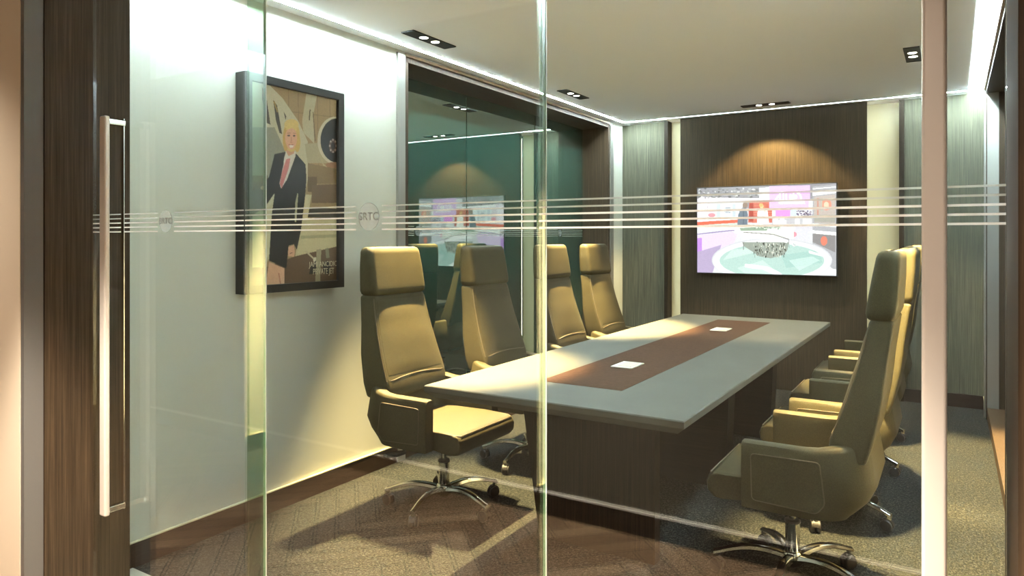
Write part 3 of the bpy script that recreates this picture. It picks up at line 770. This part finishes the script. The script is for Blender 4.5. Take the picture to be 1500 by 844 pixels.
    for k in range(5):
        a = 2*PI*k/5; ca, sa = math.cos(a), math.sin(a)
        rings = []
        for t in [i/10 for i in range(11)]:
            r = .028+.285*t; zc = .100+.022*math.sin(PI*min(1, t*1.05))*(1-t*.3)-.022*t**3; hw = .024-.010*t; hh = .013-.005*t
            ring = []
            for (py, pz) in ((-1,-.55),(-.8,-1),(.8,-1),(1,-.55),(.85,.6),(.5,1),(-.5,1),(-.85,.6)):
                y_ = py*hw; ring.append((r*ca-y_*sa, r*sa+y_*ca, zc+pz*hh))
            rings.append(ring)
        loft(bm, rings)
    base = obj('star_base', bm, M['chrome'], root, smooth=True)
    cm = None
    for k in range(5):
        a = 2*PI*k/5
        if cm is None:
            bm = bmesh.new()
            for s in (-1, 1):
                y = s*.014
                prof = [(.012,0),(.026,.002),(.0285,.006),(.0285,.013),(.025,.017),(.01,.018)]
                n = 20; rg = []
                for r, w in prof: rg.append([(-.008+r*math.cos(2*PI*i/n), y+s*(w-.009), .029+r*math.sin(2*PI*i/n)) for i in range(n)])
                loft(bm, rg)
            # hood over the wheels
            hood = [[(-.008+.0315*math.cos(t), y_, .031+.0315*math.sin(t)) for t in [PI*(.02+.72*i/8) for i in range(9)]]+[(-.008+.022*math.cos(t), y_, .031+.022*math.sin(t)) for t in [PI*(.02+.72*i/8) for i in range(8,-1,-1)]] for y_ in (-.012, .012)]
            loft(bm, hood)
            me_o = obj('caster', bm, M['rubber'], base, smooth=True); cm = me_o.data; c = me_o
            bm = bmesh.new(); cyl(bm, (0,0,.055), (0,0,.088), .0125, .010, 16); st = obj('stem_', bm, M['chrome'])
            # merge the bright stem into the caster mesh as a second material
            b2 = bmesh.new(); b2.from_mesh(cm); nf = len(b2.faces); b2.from_mesh(st.data)
            b2.faces.ensure_lookup_table()
            for f in b2.faces[nf:]: f.material_index = 1
            b2.to_mesh(cm); b2.free(); cm.materials.append(M['chrome'])
            sd = st.data; bpy.data.objects.remove(st); bpy.data.meshes.remove(sd)
        else:
            c = me_o.copy(); link(c, base)
        c.location = (.302*math.cos(a), .302*math.sin(a), 0); c.rotation_euler = (0, 0, a+.6*math.sin(k*2.3))
    return root
def kids(o): return [c for c in bpy.data.objects if c.parent is o]
def copy_tree(o, parent=None):
    c = o.copy(); link(c, parent)
    for ch in kids(o): copy_tree(ch, c)
    return c
proto = make_chair()
chairs = [
    (-2.26, 2.955, 0, 62, 'tan office chair under the spotlight, nearest the poster, full star base in view'),
    (-2.26, 3.850, 0, 55, 'tan office chair on the green glass side, second from the poster'),
    (-2.25, 4.750, 0, 48, 'brightly lit tan office chair on the green glass side, third from the poster'),
    (-2.25, 5.520, 0, 60, 'tan office chair on the green glass side, farthest from the poster, near the corner'),
    (-.560, 3.080, PI, 52, 'large tan office chair seen from its side, nearest the glass front, right of the table'),
    (-.545, 3.930, PI, 52, 'tan office chair directly behind the large nearest one on the right of the table'),
    (-.570, 4.820, PI, 54, 'tan office chair third from the glass front on the right side of the table'),
    (-.575, 5.680, PI, 50, 'mostly hidden tan office chair on the right of the table, closest to the television wall'),
]
copies = [proto]+[copy_tree(proto) for _ in chairs[1:]]
for o, (x, y, rz, ba, lab) in zip(copies, chairs):
    o.location = (x, y, 0); o.rotation_euler = (0, 0, rz); o['label'] = lab
    for ch in kids(o):
        if ch.name.startswith('star_base'): ch.rotation_euler = (0, 0, math.radians(ba)-rz)

# ------------------------------------------------------------------ recessed twin downlights
def spot(loc, target, power, size, blend, col, rad=.02):
    l = bpy.data.lights.new('spot', 'SPOT'); l.energy = power; l.spot_size = math.radians(size); l.spot_blend = blend
    l.color = col; l.shadow_soft_size = rad
    return l
def downlight(x, y, rz, label, tilt, power, size=44, blend=.55, zc=ZC, col=(1.0,.73,.34)):
    t = empty('twin_downlight', (x, y, zc), label, 'ceiling light', 'black twin spotlights in the ceiling', rz)
    bm = bmesh.new()
    HL, HWd, R = .205, .046, .026
    # plate with two round holes, built from an outline grid round each hole
    for cx, x0, x1 in ((-.055, -HL, 0), (.055, 0, HL)):
        n = 32; inner = []; outer = []
        for i in range(n):
            a = 2*PI*(i+.5)/n; inner.append((cx+R*math.cos(a), R*math.sin(a)))
            dx, dy = math.cos(a), math.sin(a)
            k = min(((x1-cx) if dx > 0 else (cx-x0))/max(abs(dx), 1e-6), HWd/max(abs(dy), 1e-6)); outer.append((cx+dx*k, dy*k))
        vi = [bm.verts.new((p[0], p[1], -.005)) for p in inner]; vo = [bm.verts.new((p[0], p[1], -.005)) for p in outer]
        for i in range(n): bm.faces.new((vi[i], vi[(i+1)%n], vo[(i+1)%n], vo[i]))
    box(bm, -HL, HL, -HWd, -HWd+.003, -.007, 0); box(bm, -HL, HL, HWd-.003, HWd, -.007, 0); box(bm, -HL, -HL+.003, -HWd, HWd, -.007, 0); box(bm, HL-.003, HL, -HWd, HWd, -.007, 0)
    for s in (-1, 1):
        for c_ in ((s*HL, HWd), (s*HL, -HWd)): pass
    obj('plate', bm, M['black'], t)
    for cx in (-.055, .055):
        bm = bmesh.new(); n = 24
        rg = [[(cx+R*f*math.cos(2*PI*i/n), R*f*math.sin(2*PI*i/n), z) for i in range(n)] for f, z in ((1,-.0055),(1.12,-.0065),(1.12,-.004),(.9,-.003))]
        loft(bm, rg, cap=False); ring_ = obj('lamp', bm, M['chrome'], t, smooth=True)
        bm = bmesh.new(); cyl(bm, (cx,0,-.0020), (cx,0,-.0035), R*.97, n=24); obj('lens', bm, M['lamp'], ring_)
        l = spot(None, None, power/2, size, blend, col)
        lo = bpy.data.objects.new('spotlight', l); link(lo, t); lo.location = (cx, 0, -.02)
        # aim
        d = Vector(tilt); d.rotate(Matrix.Rotation(-rz, 3, 'Z')); lo.rotation_euler = d.to_track_quat('-Z', 'Y').to_euler()
    return t
P = 1350
downlight(-2.67, 3.35, PI/2, 'black twin spotlight in the ceiling above the chair nearest the poster', (.20,-.15,-1), P)
downlight(-2.67, 5.25, PI/2, 'black twin spotlight in the ceiling above the far end of the green glass', (.20,-.15,-1), P)
downlight(-1.42, 6.55, 0, 'black twin spotlight in the ceiling above the television', (0,.05,-1), 90, 104, .25)
downlight(-.222, 5.28, PI/2, 'black twin spotlight in the ceiling on the right of the room', (.05,-.08,-1), P)
downlight(-.222, 3.35, PI/2, 'black twin spotlight in the ceiling above the large chair on the right', (.08,.05,-1), P)
downlight(-2.02, .02, 0, 'black twin spotlight in the corridor ceiling, outside the glass close to the wall', (0,0,-1), 60, 50, .5, 2.62, (1.0,.88,.72))
downlight(-.15, -.12, 0, 'added twin spotlight in the corridor ceiling, unseen, aimed at the right-hand door handle', (0,.35,-1), 60, 90, 1.0, 2.62, (1.0,.88,.76))  # unseen spot added to brighten the front of the right pull bar
for x_, l_, p_ in ((-3.3, 'left', 50), (-1.9, 'middle', 300), (-.7, 'right', 300)):  # unseen row added to light the corridor floor and the tan wall
    downlight(x_, .62, 0, 'added unseen twin spotlight in the corridor ceiling outside the glass, %s one of the middle row' % l_, (0,0,-1), p_, 100 if x_ < -3 else 72, 1.0 if x_ < -3 else .4, 2.62, (1.0,.90,.76))

# ------------------------------------------------------------------ world, camera, view
w = bpy.data.worlds.new('World'); SC.world = w; w.use_nodes = True
w.node_tree.nodes['Background'].inputs[0].default_value = (.8,.9,1,1); w.node_tree.nodes['Background'].inputs[1].default_value = .05
cam = bpy.data.cameras.new('Camera'); cam.sensor_width = 36; cam.lens = F/1500*36; cam.shift_y = -72/1500; cam.clip_start = .02
co = bpy.data.objects.new('Camera', cam); COL.objects.link(co); co.location = (0,0,H); co.rotation_euler = (PI/2, 0, TH); SC.camera = co
vs = SC.view_settings; vs.view_transform = 'Standard'; vs.look = 'None'; vs.gamma = 1; vs.use_curve_mapping = False; vs.exposure = 1.8
